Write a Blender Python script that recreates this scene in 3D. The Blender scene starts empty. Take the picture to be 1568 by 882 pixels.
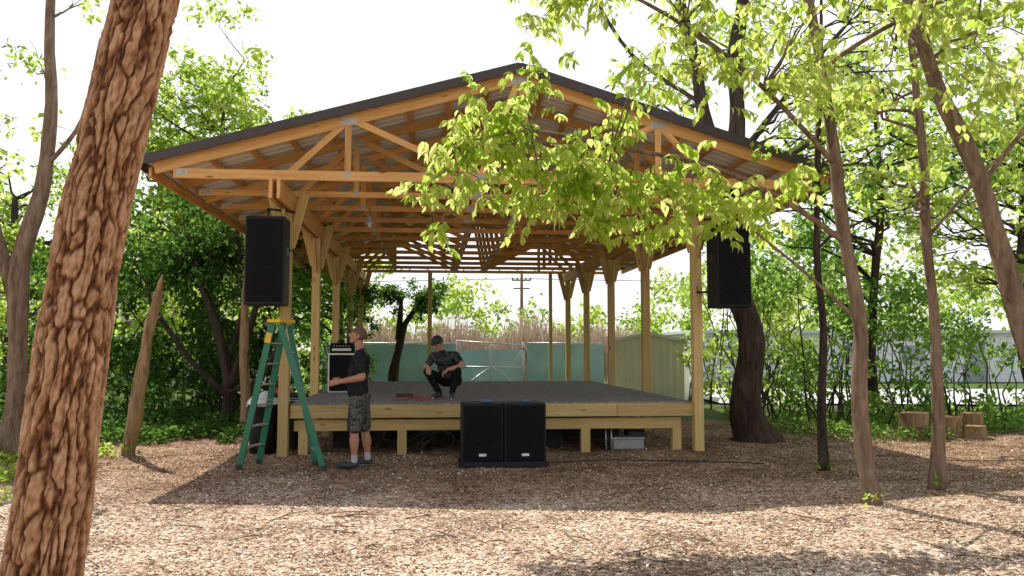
import bpy, math, random
import numpy as np
from mathutils import Vector, Matrix, noise, Quaternion
rad=math.radians
random.seed(7); R=np.random.default_rng(7)
scene=bpy.context.scene
COL=scene.collection

# ------------------------------------------------------------------ materials
def newmat(name):
    m=bpy.data.materials.new(name); m.use_nodes=True
    nt=m.node_tree; nt.nodes.clear()
    out=nt.nodes.new('ShaderNodeOutputMaterial')
    return m,nt,out
def nd(nt,t,**kw):
    n=nt.nodes.new(t)
    for k,v in kw.items(): setattr(n,k,v)
    return n
def ramp(nt,stops,interp='LINEAR'):
    r=nt.nodes.new('ShaderNodeValToRGB'); e=r.color_ramp.elements
    r.color_ramp.interpolation=interp
    while len(e)<len(stops): e.new(0.5)
    for i,(p,c) in enumerate(stops):
        e[i].position=p; e[i].color=(*c,1)
    return r
def simple(name,col,rough=.6,metal=0,var=.15,scale=8,bump=0.0,spec=.5,detail=5):
    m,nt,out=newmat(name)
    b=nd(nt,'ShaderNodeBsdfPrincipled'); b.inputs['Roughness'].default_value=rough
    b.inputs['Metallic'].default_value=metal; b.inputs['Specular IOR Level'].default_value=spec
    tc=nd(nt,'ShaderNodeTexCoord'); n=nd(nt,'ShaderNodeTexNoise'); n.inputs['Scale'].default_value=scale; n.inputs['Detail'].default_value=detail
    nt.links.new(tc.outputs['Object'],n.inputs['Vector'])
    lo=tuple(c*(1-var) for c in col); hi=tuple(min(1,c*(1+var)) for c in col)
    r=ramp(nt,[(.3,lo),(.7,hi)])
    nt.links.new(n.outputs['Fac'],r.inputs['Fac']); nt.links.new(r.outputs['Color'],b.inputs['Base Color'])
    if bump:
        bp=nd(nt,'ShaderNodeBump'); bp.inputs['Strength'].default_value=bump; bp.inputs['Distance'].default_value=.02
        nt.links.new(n.outputs['Fac'],bp.inputs['Height']); nt.links.new(bp.outputs['Normal'],b.inputs['Normal'])
    nt.links.new(b.outputs[0],out.inputs[0])
    return m
def wood(name,lo,hi,dark=.55):
    m,nt,out=newmat(name)
    b=nd(nt,'ShaderNodeBsdfPrincipled'); b.inputs['Roughness'].default_value=.65; b.inputs['Specular IOR Level'].default_value=.3
    at=nd(nt,'ShaderNodeAttribute',attribute_name='lc')
    mp=nd(nt,'ShaderNodeMapping'); mp.inputs['Scale'].default_value=(28,28,1.3)
    n=nd(nt,'ShaderNodeTexNoise'); n.inputs['Scale'].default_value=1; n.inputs['Detail'].default_value=6
    nt.links.new(at.outputs['Vector'],mp.inputs['Vector']); nt.links.new(mp.outputs[0],n.inputs['Vector'])
    r=ramp(nt,[(.28,lo),(.72,hi)]); nt.links.new(n.outputs['Fac'],r.inputs['Fac'])
    mp2=nd(nt,'ShaderNodeMapping'); mp2.inputs['Scale'].default_value=(9,9,2.2)
    v=nd(nt,'ShaderNodeTexVoronoi'); v.inputs['Scale'].default_value=1
    nt.links.new(at.outputs['Vector'],mp2.inputs['Vector']); nt.links.new(mp2.outputs[0],v.inputs['Vector'])
    kr=ramp(nt,[(.06,(.35,.25,.18)),(.16,(1,1,1))]); nt.links.new(v.outputs['Distance'],kr.inputs['Fac'])
    tn=nd(nt,'ShaderNodeAttribute',attribute_name='tint')
    tr=ramp(nt,[(0,(dark,dark*.97,dark*.93)),(1,(1,1,1))]); nt.links.new(tn.outputs['Fac'],tr.inputs['Fac'])
    m1=nd(nt,'ShaderNodeMixRGB',blend_type='MULTIPLY'); m1.inputs[0].default_value=1
    m2=nd(nt,'ShaderNodeMixRGB',blend_type='MULTIPLY'); m2.inputs[0].default_value=1
    nt.links.new(r.outputs[0],m1.inputs[1]); nt.links.new(kr.outputs[0],m1.inputs[2])
    nt.links.new(m1.outputs[0],m2.inputs[1]); nt.links.new(tr.outputs[0],m2.inputs[2])
    nt.links.new(m2.outputs[0],b.inputs['Base Color'])
    bp=nd(nt,'ShaderNodeBump'); bp.inputs['Strength'].default_value=.25; bp.inputs['Distance'].default_value=.01
    nt.links.new(n.outputs['Fac'],bp.inputs['Height']); nt.links.new(bp.outputs[0],b.inputs['Normal'])
    nt.links.new(b.outputs[0],out.inputs[0]); return m
def leafmat(name,d0,d1,t0,t1,fac=.5):
    m,nt,out=newmat(name)
    tn=nd(nt,'ShaderNodeAttribute',attribute_name='tint')
    r=ramp(nt,[(0,d0),(1,d1)]); t=ramp(nt,[(0,t0),(1,t1)])
    nt.links.new(tn.outputs['Fac'],r.inputs[0]); nt.links.new(tn.outputs['Fac'],t.inputs[0])
    d=nd(nt,'ShaderNodeBsdfDiffuse')
    tr=nd(nt,'ShaderNodeBsdfTranslucent'); mx=nd(nt,'ShaderNodeMixShader'); mx.inputs[0].default_value=fac
    nt.links.new(r.outputs[0],d.inputs['Color']); nt.links.new(t.outputs[0],tr.inputs[0])
    nt.links.new(d.outputs[0],mx.inputs[1]); nt.links.new(tr.outputs[0],mx.inputs[2]); nt.links.new(mx.outputs[0],out.inputs[0])
    return m
def barkmat(name,lo,hi,sc=(14,14,2.5),bump=.7):
    m,nt,out=newmat(name)
    b=nd(nt,'ShaderNodeBsdfPrincipled'); b.inputs['Roughness'].default_value=.85; b.inputs['Specular IOR Level'].default_value=.15
    tc=nd(nt,'ShaderNodeTexCoord'); mp=nd(nt,'ShaderNodeMapping'); mp.inputs['Scale'].default_value=sc
    nt.links.new(tc.outputs['Object'],mp.inputs[0])
    n=nd(nt,'ShaderNodeTexNoise'); n.inputs['Scale'].default_value=1; n.inputs['Detail'].default_value=8; n.inputs['Roughness'].default_value=.65; n.inputs['Distortion'].default_value=.6
    nt.links.new(mp.outputs[0],n.inputs['Vector'])
    r=ramp(nt,[(.33,lo),(.66,hi)]); nt.links.new(n.outputs['Fac'],r.inputs[0])
    nt.links.new(r.outputs[0],b.inputs['Base Color'])
    bp=nd(nt,'ShaderNodeBump'); bp.inputs['Strength'].default_value=bump; bp.inputs['Distance'].default_value=.03
    nt.links.new(n.outputs['Fac'],bp.inputs['Height']); nt.links.new(bp.outputs[0],b.inputs['Normal'])
    nt.links.new(b.outputs[0],out.inputs[0]); return m

M_truss=wood('pine_truss',(.66,.32,.095),(.88,.52,.19),.66)
M_post=wood('treated_pine',(.52,.36,.13),(.74,.54,.24),.74)
M_trim=simple('brown_trim',(.045,.032,.026),.45)
M_metal=simple('galvalume_sheet',(.84,.84,.84),.5,.0,.06,3)
M_plate=simple('galvanised_plate',(.42,.39,.33),.5,.3,.2,30)
M_black=simple('black_cabinet',(.014,.014,.015),.6,0,.3,40,.3,.25)
M_grille=simple('black_grille',(.009,.009,.010),.85,0,.4,120,.5,.15)
M_cone=simple('speaker_cone',(.0095,.0095,.0105),.9,0,.2,60,.3,.1)
M_white=simple('white_paint',(.75,.75,.73),.5,0,.06,12)
M_green=simple('green_fibreglass',(.012,.15,.075),.4,0,.15,20)
M_yellow=simple('yellow_plastic',(.75,.42,.02),.4,0,.1,10)
M_alu=simple('aluminium',(.5,.5,.5),.45,.7,.1,30)
M_darkmetal=simple('dark_steel',(.05,.05,.05),.4,.6,.2,20)
M_deck=simple('deck_carpet',(.24,.225,.21),.95,0,.55,30,.5,.1,9)
M_red=simple('red_cable',(.5,.03,.02),.4,0,.1,10)
M_cable=simple('black_cable',(.015,.015,.015),.5,0,.1,10)
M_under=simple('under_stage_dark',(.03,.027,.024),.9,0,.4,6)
M_bark=barkmat('brown_bark',(.10,.065,.042),(.31,.22,.15))
M_barkdark=barkmat('dark_bark',(.022,.016,.012),(.085,.06,.045))
M_snag=barkmat('weathered_snag',(.16,.10,.05),(.42,.28,.15))
M_leafN=leafmat('leaf_backlit_elm',(.10,.16,.022),(.20,.27,.05),(.58,.80,.09),(.97,1.0,.36),.68)
M_leafL=leafmat('leaf_yellowgreen',(.085,.145,.02),(.17,.25,.045),(.44,.66,.08),(.88,.98,.26),.62)
M_leafM=leafmat('leaf_midgreen',(.045,.10,.025),(.11,.18,.045),(.20,.42,.07),(.58,.80,.18),.57)
M_leafD=leafmat('leaf_darkgreen',(.020,.050,.015),(.07,.12,.03),(.07,.20,.03),(.28,.46,.08),.5)
M_teal=simple('pale_teal_windscreen',(.30,.47,.46),.7,0,.15,1.2)

# ------------------------------------------------------------------ mesh helpers
def empty(name,loc=(0,0,0)):
    e=bpy.data.objects.new(name,None); e.location=loc; COL.objects.link(e); e.empty_display_size=.2; return e
def link(ob,parent=None):
    COL.objects.link(ob)
    if parent:
        ob.parent=parent; ob.matrix_parent_inverse=Matrix.Translation(-parent.location)
    return ob
class MB:
    def __init__(s): s.v=[];s.f=[];s.m=[];s.lc=[];s.t=[];s.sm=[]
    def add(s,vs,fs,mi=0,lc=None,tint=None,smooth=False):
        o=len(s.v); s.v+= [tuple(p) for p in vs]; s.f+=[tuple(i+o for i in f) for f in fs]
        s.m+=[mi]*len(fs); s.sm+=[smooth]*len(fs)
        s.lc+= [tuple(p) for p in (lc if lc is not None else vs)]
        t=random.random() if tint is None else tint
        s.t+=[t]*len(vs)
    def beam(s,p0,p1,w,h,mi=0,up=(0,0,1),tint=None):
        p0=Vector(p0);p1=Vector(p1); a=(p1-p0); L=a.length; a.normalize(); up=Vector(up)
        x=a.cross(up)
        if x.length<1e-4: x=a.cross(Vector((0,1,0)))
        x.normalize(); y=x.cross(a)
        vs=[];lc=[]; ro=Vector((random.random()*20,random.random()*20,random.random()*20))
        for k,(P,z) in enumerate(((p0,0),(p1,L))):
            for sx,sy in ((-1,-1),(1,-1),(1,1),(-1,1)):
                vs.append(P+x*sx*w/2+y*sy*h/2); lc.append(Vector((sx*w/2,sy*h/2,z))+ro)
        s.add(vs,[(0,1,2,3)[::-1],(4,5,6,7),(0,1,5,4),(1,2,6,5),(2,3,7,6),(3,0,4,7)],mi,lc,tint)
    def box(s,c,size,mi=0,rz=0,tint=None):
        c=Vector(c); q=Matrix.Rotation(rz,3,'Z')
        d=q@Vector((0,0,size[2]/2)); up=q@Vector((0,1,0))
        s.beam(c-d,c+d,size[0],size[1],mi,up=up,tint=tint)
    def tube(s,pts,rs,seg=8,mi=0,cap=True,jit=0,tint=None):
        pts=[Vector(p) for p in pts]; n=len(pts)
        if not hasattr(rs,'__len__'): rs=[rs]*n
        vs=[];fs=[]; prev=None
        for i,p in enumerate(pts):
            t=(pts[min(i+1,n-1)]-pts[max(i-1,0)]); 
            if t.length<1e-6: t=Vector((0,0,1))
            t.normalize()
            if prev is None: x=t.orthogonal().normalized()
            else:
                x=prev-t*prev.dot(t); x=x.normalized() if x.length>1e-5 else t.orthogonal().normalized()
            prev=x; y=t.cross(x)
            for k in range(seg):
                a=2*math.pi*k/seg; r=rs[i]*(1+jit*(noise.noise(Vector((math.cos(a)*1.5,math.sin(a)*1.5,i*.35+p.x))) if jit else 0))
                vs.append(p+(x*math.cos(a)+y*math.sin(a))*r)
        for i in range(n-1):
            for k in range(seg):
                k2=(k+1)%seg; fs.append((i*seg+k,i*seg+k2,(i+1)*seg+k2,(i+1)*seg+k))
        if cap:
            fs.append(tuple(range(seg))[::-1]); fs.append(tuple(range((n-1)*seg,n*seg)))
        s.add(vs,fs,mi,None,tint,True)
    def lathe(s,c,prof,axis=(0,0,1),seg=20,mi=0):
        c=Vector(c);a=Vector(axis).normalized(); x=a.orthogonal().normalized(); y=a.cross(x)
        vs=[];fs=[];n=len(prof)
        for r,h in prof:
            for k in range(seg):
                an=2*math.pi*k/seg; vs.append(c+a*h+(x*math.cos(an)+y*math.sin(an))*r)
        for i in range(n-1):
            for k in range(seg):
                k2=(k+1)%seg; fs.append((i*seg+k,i*seg+k2,(i+1)*seg+k2,(i+1)*seg+k))
        fs.append(tuple(range(seg))[::-1]); fs.append(tuple(range((n-1)*seg,n*seg)))
        s.add(vs,fs,mi,None,None,True)
    def build(s,name,mats,parent=None,bevel=0):
        me=bpy.data.meshes.new(name); me.from_pydata(s.v,[],s.f)
        for m in mats: me.materials.append(m)
        me.polygons.foreach_set('material_index',s.m)
        me.polygons.foreach_set('use_smooth',s.sm)
        a=me.attributes.new('lc','FLOAT_VECTOR','POINT'); a.data.foreach_set('vector',np.array(s.lc,dtype=np.float32).ravel())
        a=me.attributes.new('tint','FLOAT','POINT'); a.data.foreach_set('value',np.array(s.t,dtype=np.float32))
        me.update(); ob=bpy.data.objects.new(name,me); link(ob,parent)
        if bevel:
            md=ob.modifiers.new('bevel','BEVEL'); md.width=bevel; md.segments=2; md.limit_method='ANGLE'
        return ob

def norm(a): return a/np.maximum(np.linalg.norm(a,axis=1,keepdims=True),1e-9)
LEAF_S=(np.array([(0,0,0),(.45,.5,.12),(1,0,-.05),(.45,-.5,.12)]),[(0,1,2,3)])
LEAF_N=(np.array([(0,0,0),(.22,.40,.12),(.58,.46,.14),(1,0,-.25),(.58,-.46,.14),(.22,-.40,.12),(.22,0,0),(.58,0,-.02)]),
        [(0,1,6),(1,2,7,6),(2,3,7),(0,6,5),(6,7,4,5),(7,3,4)])
def inst(name,tpl,P,A,N,L,W,tint,mat,parent=None,smooth=False):
    tv,tf=tpl; n=len(P); k=len(tv)
    A=norm(A); S=norm(np.cross(A,N)); N=np.cross(S,A)
    V=(P[:,None,:]+tv[None,:,0:1]*L[:,None,None]*A[:,None,:]+tv[None,:,1:2]*W[:,None,None]*S[:,None,:]+tv[None,:,2:3]*W[:,None,None]*N[:,None,:]).reshape(-1,3)
    fl=np.array([i for f in tf for i in f]); lt=np.array([len(f) for f in tf])
    loops=(fl[None,:]+np.arange(n)[:,None]*k).ravel(); tot=np.tile(lt,n); st=np.concatenate([[0],np.cumsum(tot)[:-1]])
    me=bpy.data.meshes.new(name); me.vertices.add(len(V)); me.vertices.foreach_set('co',V.astype(np.float32).ravel())
    me.loops.add(len(loops)); me.loops.foreach_set('vertex_index',loops.astype(np.int32))
    me.polygons.add(len(tot)); me.polygons.foreach_set('loop_start',st.astype(np.int32)); me.polygons.foreach_set('loop_total',tot.astype(np.int32))
    a=me.attributes.new('tint','FLOAT','POINT'); a.data.foreach_set('value',np.repeat(tint,k).astype(np.float32))
    me.materials.append(mat); me.update(calc_edges=True)
    ob=bpy.data.objects.new(name,me); link(ob,parent); return ob

def gz(x,y): return .05*noise.noise(Vector((x*.25,y*.25,0)))+.015*noise.noise(Vector((x*1.3,y*1.3,4)))

# ------------------------------------------------------------------ tree tools
def curve(p0,p1,n=7,sag=0.0,wob=.06,seed=0):
    p0=Vector(p0);p1=Vector(p1);L=(p1-p0).length; out=[]
    for i in range(n):
        t=i/(n-1); p=p0.lerp(p1,t); p.z+=sag*L*4*t*(1-t)
        w=wob*L*math.sin(math.pi*t)
        p+=Vector((noise.noise(Vector((t*3,seed*7.1,1))),noise.noise(Vector((t*3,seed*7.1,5))),noise.noise(Vector((t*3,seed*7.1,9)))))*w*2
        out.append(p)
    return out
def smoothpath(pts,n=4):
    pts=[Vector(p) for p in pts]; o=[]
    for i in range(len(pts)-1):
        p0=pts[max(i-1,0)];p1=pts[i];p2=pts[i+1];p3=pts[min(i+2,len(pts)-1)]
        for k in range(n):
            t=k/n; o.append(.5*((2*p1)+(p2-p0)*t+(2*p0-5*p1+4*p2-p3)*t*t+(3*p1-p0-3*p2+p3)*t**3))
    o.append(pts[-1]); return o
def crown(c,r,n,cr=(.5,.9),shell=.6):
    out=[]
    for i in range(n):
        d=R.normal(size=3); d/=np.linalg.norm(d); q=shell+(1-shell)*R.random() if R.random()<.75 else R.random()*shell
        q*=R.uniform(.8,1.12)
        out.append((np.array(c)+d*np.array(r)*q, R.uniform(*cr)))
    return out
def leafcloud(clumps,per,L,drop=.35,flat=.75):
    Ps=[];Ts=[]
    for c,r in clumps:
        n=int(per*r*r*R.uniform(.7,1.3)); d=norm(R.normal(size=(n,3))); q=R.random(n)**.45*r
        k=max(3,int(n/28)); cen=norm(R.normal(size=(k,3)))*(R.random((k,1))**.4)*r
        idx=R.integers(0,k,n); P=cen[idx]+R.normal(size=(n,3))*r*.17
        use=R.random(n)<.25; P[use]=(d*q[:,None])[use]
        P[:,2]*=flat
        Ps.append(P+np.array(c)); Ts.append(np.clip(R.normal(.45,.22,n)+R.normal(0,.17),0,1))
    P=np.concatenate(Ps);T=np.concatenate(Ts)
    ok=P[:,2]>.02; P=P[ok];T=T[ok];n=len(P)
    A=R.normal(size=(n,3)); A[:,2]-=drop*1.6; A=norm(A)
    N=R.normal(size=(n,3)); N[:,2]+=.8
    LL=L*R.uniform(.6,1.25,n)
    return P,A,N,LL,LL*R.uniform(.5,.7,n),T
def tree(name,paths,clumps,per,L,leafm,barkm=None,limb=.30,seg=10,twigs=2,flare=True):
    """paths: list of [(x,y,z,r),...]; first is the trunk"""
    barkm=barkm or M_bark
    x0,y0=paths[0][0][0],paths[0][0][1]
    e=empty(name,(x0,y0,0)); mb=MB(); allp=[]
    for pi,pth in enumerate(paths):
        P=smoothpath([p[:3] for p in pth],5); rr=[]
        for i in range(len(pth)-1):
            for k in range(5): rr.append(pth[i][3]+(pth[i+1][3]-pth[i][3])*k/5)
        rr.append(pth[-1][3])
        for i,p in enumerate(P):
            p+=Vector((noise.noise(Vector((p.z*.8,pi*3.3,x0))),noise.noise(Vector((p.z*.8,pi*3.3,x0+9))),0))*rr[i]*.8
        if pi==0 and flare: rr[0]*=1.5; rr[1]*=1.18
        if pi==0: P[0].z-=.12
        mb.tube(P,rr,seg,0,jit=.45)
        allp+= [(p,r) for p,r in zip(P,rr)]
    cnt=0
    for c,r in clumps:
        c=Vector(c); best=None;bs=1e9
        for p,rr in allp:
            d=(p-c).length; dz=c.z-p.z
            sc=abs(d)+ (2.0*(max(0,.25*d-dz)))
            if sc<bs and p.z>0.35: bs=sc;best=(p,rr)
        p,rr=best; cnt+=1
        r0=min(rr*.55,limb*.07+.009*(c-p).length)
        pts=curve(p,c,7,.06,.12,cnt); mb.tube(pts,[r0*(1-.8*i/6) for i in range(7)],5,0,cap=False)
        for k in range(twigs):
            d=Vector(R.normal(size=3))*r*.6; mb.tube(curve(pts[3+k%3],c+d,4,.05,.1,cnt+k),[r0*.35,r0*.25,r0*.18,.004],4,0,cap=False)
    mb.build('trunk_and_limbs',[barkm],e)
    if clumps:
        inst('crown',LEAF_S,*leafcloud(clumps,per,L),leafm,e)
    return e

# ------------------------------------------------------------------ ground
def spaced(lo,hi,near0,near1,step):
    a=list(np.arange(near0,near1+1e-6,step)); s=step; x=a[-1]
    while x<hi: s*=1.25; x+=s; a.append(x)
    s=step; x=a[0]; b=[]
    while x>lo: s*=1.25; x-=s; b.append(x)
    return b[::-1]+a
xs=spaced(-400,400,-14,14,.35); ys=spaced(-60,900,0,28,.35)
nx=len(xs); vs=[(x,y,gz(x,y)) for y in ys for x in xs]
fs=[(j*nx+i,j*nx+i+1,(j+1)*nx+i+1,(j+1)*nx+i) for j in range(len(ys)-1) for i in range(nx-1)]
me=bpy.data.meshes.new('ground'); me.from_pydata(vs,[],fs); 
for p in me.polygons: p.use_smooth=True
g=bpy.data.objects.new('ground',me); link(g)
m,nt,out=newmat('mulch_ground')
b=nd(nt,'ShaderNodeBsdfPrincipled'); b.inputs['Roughness'].default_value=.95; b.inputs['Specular IOR Level'].default_value=.1
tc=nd(nt,'ShaderNodeTexCoord')
def tex(t,scale,**kw):
    n=nd(nt,t); n.inputs['Scale'].default_value=scale
    nt.links.new(tc.outputs['Object'],n.inputs['Vector']); return n
v=tex('ShaderNodeTexVoronoi',34); v.inputs['Randomness'].default_value=1
vr=ramp(nt,[(0,(.13,.075,.045)),(.3,(.40,.26,.165)),(.65,(.68,.50,.36)),(1,(.88,.74,.60))])
sep=nd(nt,'ShaderNodeSeparateColor'); nt.links.new(v.outputs['Color'],sep.inputs[0]); nt.links.new(sep.outputs[0],vr.inputs[0])
n1=tex('ShaderNodeTexNoise',1.1); n1.inputs['Detail'].default_value=7
nr=ramp(nt,[(.35,(.42,.34,.29)),(.62,(1,1,1))]); nt.links.new(n1.outputs['Fac'],nr.inputs[0])
mx=nd(nt,'ShaderNodeMixRGB',blend_type='MULTIPLY'); mx.inputs[0].default_value=.8
nt.links.new(vr.outputs[0],mx.inputs[1]); nt.links.new(nr.outputs[0],mx.inputs[2])
n2=tex('ShaderNodeTexNoise',.5); n3=tex('ShaderNodeTexNoise',14)
gr=ramp(nt,[(.3,(.05,.085,.02)),(.7,(.16,.21,.07))]); nt.links.new(n3.outputs['Fac'],gr.inputs[0])
sx=nd(nt,'ShaderNodeSeparateXYZ'); nt.links.new(tc.outputs['Object'],sx.inputs[0])
# darker, dirtier litter close to the stage, its colour also deepening the shade there
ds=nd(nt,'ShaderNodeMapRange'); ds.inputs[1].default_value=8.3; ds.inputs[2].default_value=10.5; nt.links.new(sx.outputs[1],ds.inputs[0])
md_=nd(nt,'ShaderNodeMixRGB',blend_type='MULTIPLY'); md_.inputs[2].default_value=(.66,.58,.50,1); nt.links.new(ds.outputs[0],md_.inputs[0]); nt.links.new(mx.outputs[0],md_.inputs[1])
ma=nd(nt,'ShaderNodeMath',operation='MULTIPLY_ADD'); ma.inputs[1].default_value=5; nt.links.new(n2.outputs['Fac'],ma.inputs[0]); nt.links.new(sx.outputs[1],ma.inputs[2])
fr=nd(nt,'ShaderNodeMapRange'); fr.inputs[1].default_value=20.5; fr.inputs[2].default_value=22; nt.links.new(ma.outputs[0],fr.inputs[0])
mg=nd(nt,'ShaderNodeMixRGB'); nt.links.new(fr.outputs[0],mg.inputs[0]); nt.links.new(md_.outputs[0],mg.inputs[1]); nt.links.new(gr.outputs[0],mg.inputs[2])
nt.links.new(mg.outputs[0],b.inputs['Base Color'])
bp=nd(nt,'ShaderNodeBump'); bp.inputs['Strength'].default_value=.6; bp.inputs['Distance'].default_value=.02
nt.links.new(sep.outputs[1],bp.inputs['Height']); nt.links.new(bp.outputs[0],b.inputs['Normal']); nt.links.new(b.outputs[0],out.inputs[0])
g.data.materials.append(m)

m,nt,out=newmat('leaf_litter'); tn=nd(nt,'ShaderNodeAttribute',attribute_name='tint')
r=ramp(nt,[(0,(.08,.043,.024)),(.3,(.34,.21,.125)),(.6,(.72,.55,.40)),(1,(.95,.86,.74))]); nt.links.new(tn.outputs['Fac'],r.inputs[0])
d=nd(nt,'ShaderNodeBsdfDiffuse'); nt.links.new(r.outputs[0],d.inputs[0]); nt.links.new(d.outputs[0],out.inputs[0]); M_litter=m
n=110000
Y=5.0+11.5*R.random(n)**1.25; X=(R.random(n)*2-1)*(Y*.66+.3)
Z=np.array([gz(a,c) for a,c in zip(X,Y)])
P=np.stack([X,Y,Z+R.uniform(.002,.012,n)],1)
A=R.normal(size=(n,3)); A[:,2]*=.18; N=R.normal(size=(n,3))*.28; N[:,2]+=1
LL=R.uniform(.014,.048,n)
pt=np.array([.36*noise.noise(Vector((a*.9,c*1.1,8)))+.24*noise.noise(Vector((a*3,c*4,2))) for a,c in zip(X,Y)])+.10-.27*np.clip((Y-8)/2.2,0,1)  # random tone; near-stage litter browner, also painting shade darker and sunlit foreground lighter
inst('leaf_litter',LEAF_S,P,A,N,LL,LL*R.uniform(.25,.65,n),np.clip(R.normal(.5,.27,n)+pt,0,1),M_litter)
mb=MB()
for i in range(190):
    y=R.uniform(6,14); x=R.uniform(-.62,.62)*y; a=R.uniform(0,6.28); L=R.uniform(.1,.5)
    mb.tube([(x,y,gz(x,y)+.012),(x+math.cos(a)*L*.5+R.uniform(-.03,.03),y+math.sin(a)*L*.5,gz(x,y)+.025),(x+math.cos(a)*L,y+math.sin(a)*L,gz(x,y)+.014)],[.006,.005,.003],5)
mb.build('fallen_sticks',[M_bark])

# ------------------------------------------------------------------ pavilion
TH=rad(5.3); O=Vector((-3.44,12.6,0)); F=Vector((math.cos(TH),math.sin(TH),0)); D=Vector((-math.sin(TH),math.cos(TH),0))
def S(u,v,z): return O+F*u+D*v+Vector((0,0,z))
W=6.4; V1=12.8; UE=-1.80; UR=W+1.9; UP=3.47; ZE=4.26; ZP=5.74; VF=-.98; VB=13.4
def ztop(u): return ZE+(ZP-ZE)*((u-UE)/(UP-UE) if u<UP else (UR-u)/(UR-UP))
pav=empty('timber_stage_pavilion',tuple(S(W/2,V1/2,0)))
mb=MB(); vps=[0,3.2,6.4,9.6,12.8]
for v in vps:
    for u in (0,W):
        mb.beam(S(u,v,-.2),S(u,v,3.72),.15,.15,0,up=D)
        z1=3.70; sgn=1 if u==0 else -1
        for s_ in (-1,1):
            mb.beam(S(u,v+s_*.06,3.08),S(u,v+s_*.36,z1),.038,.14,0,up=D)
        mb.beam(S(u+sgn*.05,v+.001,3.15),S(u+sgn*.26,v+.001,3.98),.14,.038,0,up=D)
        mb.beam(S(u-sgn*.05,v+.001,3.2),S(u-sgn*.24,v+.001,3.98),.14,.036,0,up=D)
mb.beam(S(2.1,V1,-.2),S(2.1,V1,3.98),.13,.13,0,up=D)
mb.beam(S(W-.55,V1,-.2),S(W-.55,V1,3.98),.10,.10,0,up=D)
mb.build('posts',[M_post],pav,.006)
mb=MB()
for u in (0,W):
    for s_ in (-1,1):
        mb.beam(S(u+s_*.055,VF-.1,3.86),S(u+s_*.055,VB,3.86),.05,.28,0)
mb.build('header_beams',[M_truss],pav,.004)
mb=MB(); nT=12
for i in range(nT):
    v=VF+.04+i*(VB-VF-.1)/(nT-1); u0=UE+.12;u1=UR-.12
    zb=4.075 if i==0 else 4.05; ch=.14 if i==0 else .09; tch=.165 if i==0 else .12
    mb.beam(S(UE+.38,v,zb),S(UR-.38,v,zb),ch,.04,0,up=D)
    def tc_(u): return ztop(u)-(.155 if i==0 else .135)
    mb.beam(S(u0,v,tc_(u0)),S(UP,v,tc_(UP)),tch,.040,0,up=D)
    mb.beam(S(u1,v,tc_(u1)),S(UP,v,tc_(UP)),tch,.037,0,up=D)
    for (ua,za,ub,zb2) in ((1.0,tc_(1.0),.15,4.08),(1.0,tc_(1.0),1.0,4.08),(1.05,tc_(1.05),2.9,4.08),(UP,tc_(UP),2.9,4.08),(UP,tc_(UP),3.76,4.08),
                           (UR-2.75,tc_(UR-2.75),3.76,4.08),(UR-2.75,tc_(UR-2.75),UR-2.75,4.08),(UR-2.75,tc_(UR-2.75),UR-1.9,4.08)):
        mb.beam(S(ua,v,za),S(ub,v,zb2),.09,.034,0,up=D)
    for (u,z,w,h) in ((UE+.5,4.09,.17,.09),(1.0,tc_(1.0)-.01,.24,.11),(2.9,4.09,.18,.09),(3.76,4.09,.18,.09),(UP,tc_(UP)-.03,.26,.12),(UR-2.75,tc_(UR-2.75)-.01,.24,.11),(UR-.5,4.09,.17,.09),(1.0,4.09,.07,.11)):
        mb.beam(S(u-w/2,v,z-(0 if i==0 else .02)),S(u+w/2,v,z-(0 if i==0 else .02)),h,.046,1,up=D)
mb.build('roof_trusses',[M_truss,M_plate],pav)
mb=MB()
def slopepts(u): return ztop(u)-.055
for k in range(9):
    for side in (0,1):
        t=(k+.25)/9; u=UE+(UP-UE)*t if side==0 else UR-(UR-UP)*t
        mb.beam(S(u,VF,slopepts(u)),S(u,VB,slopepts(u)),.09,.036,0,up=Vector((0,0,1)))
mb.build('purlins',[M_truss],pav)
mb=MB()
for side in (0,1):
    ua,ub=(UE-.06,UP) if side==0 else (UR+.06,UP)
    v=VF-.06; prof=[]
    while v<VB+.06:
        prof+=[(v,0),(v+.17,0),(v+.185,.02),(v+.215,.02)]; v+=.23
    vs=[];fs=[]
    for (vv,h) in prof:
        za=ZE-.012 ; vs.append(S(ua,vv,za+h)); vs.append(S(ub,vv,ZP+h))
    for i in range(len(prof)-1): fs.append((2*i,2*i+1,2*i+3,2*i+2))
    mb.add(vs,fs,0)
mb.build('metal_roof_sheets',[M_metal],pav)
mb=MB()
for u in (UE-.07,UR+.07):
    mb.beam(S(u,VF-.08,ZE-.06),S(u,VB+.08,ZE-.06),.03,.16,0)
for v in (VF-.09,VB+.09):
    mb.beam(S(UE-.08,v,ZE-.045),S(UP,v,ZP-.02),.13,.035,0,up=D)
    mb.beam(S(UR+.08,v,ZE-.045),S(UP,v,ZP-.02),.13,.032,0,up=D)
mb.tube([S(UP,VF-.05,ZP+.02),S(UP,VB+.05,ZP+.02)],.035,8)
mb.build('brown_roof_trim',[M_trim],pav)
mb=MB()
for u in (UE+.05,UR-.05): mb.beam(S(u,VF+.07,ZE-.17),S(u,VB-.05,ZE-.17),.036,.14,0)
mb.build('eave_boards',[M_truss],pav)
mb=MB()
for (u,v) in ((1.15,1.2),(2.2,2.0),(3.55,1.2),(5.2,1.8)):
    mb.tube([S(u,v,4.0),S(u,v,3.86)],.008,5,0)
    mb.lathe(S(u,v,3.70),[(.085,0),(.075,.03),(.035,.1),(.03,.16),(.012,.17)],seg=14,mi=1)
    mb.lathe(S(u,v,3.665),[(.02,0),(.035,.02),(.03,.05)],seg=10,mi=2)
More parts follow.
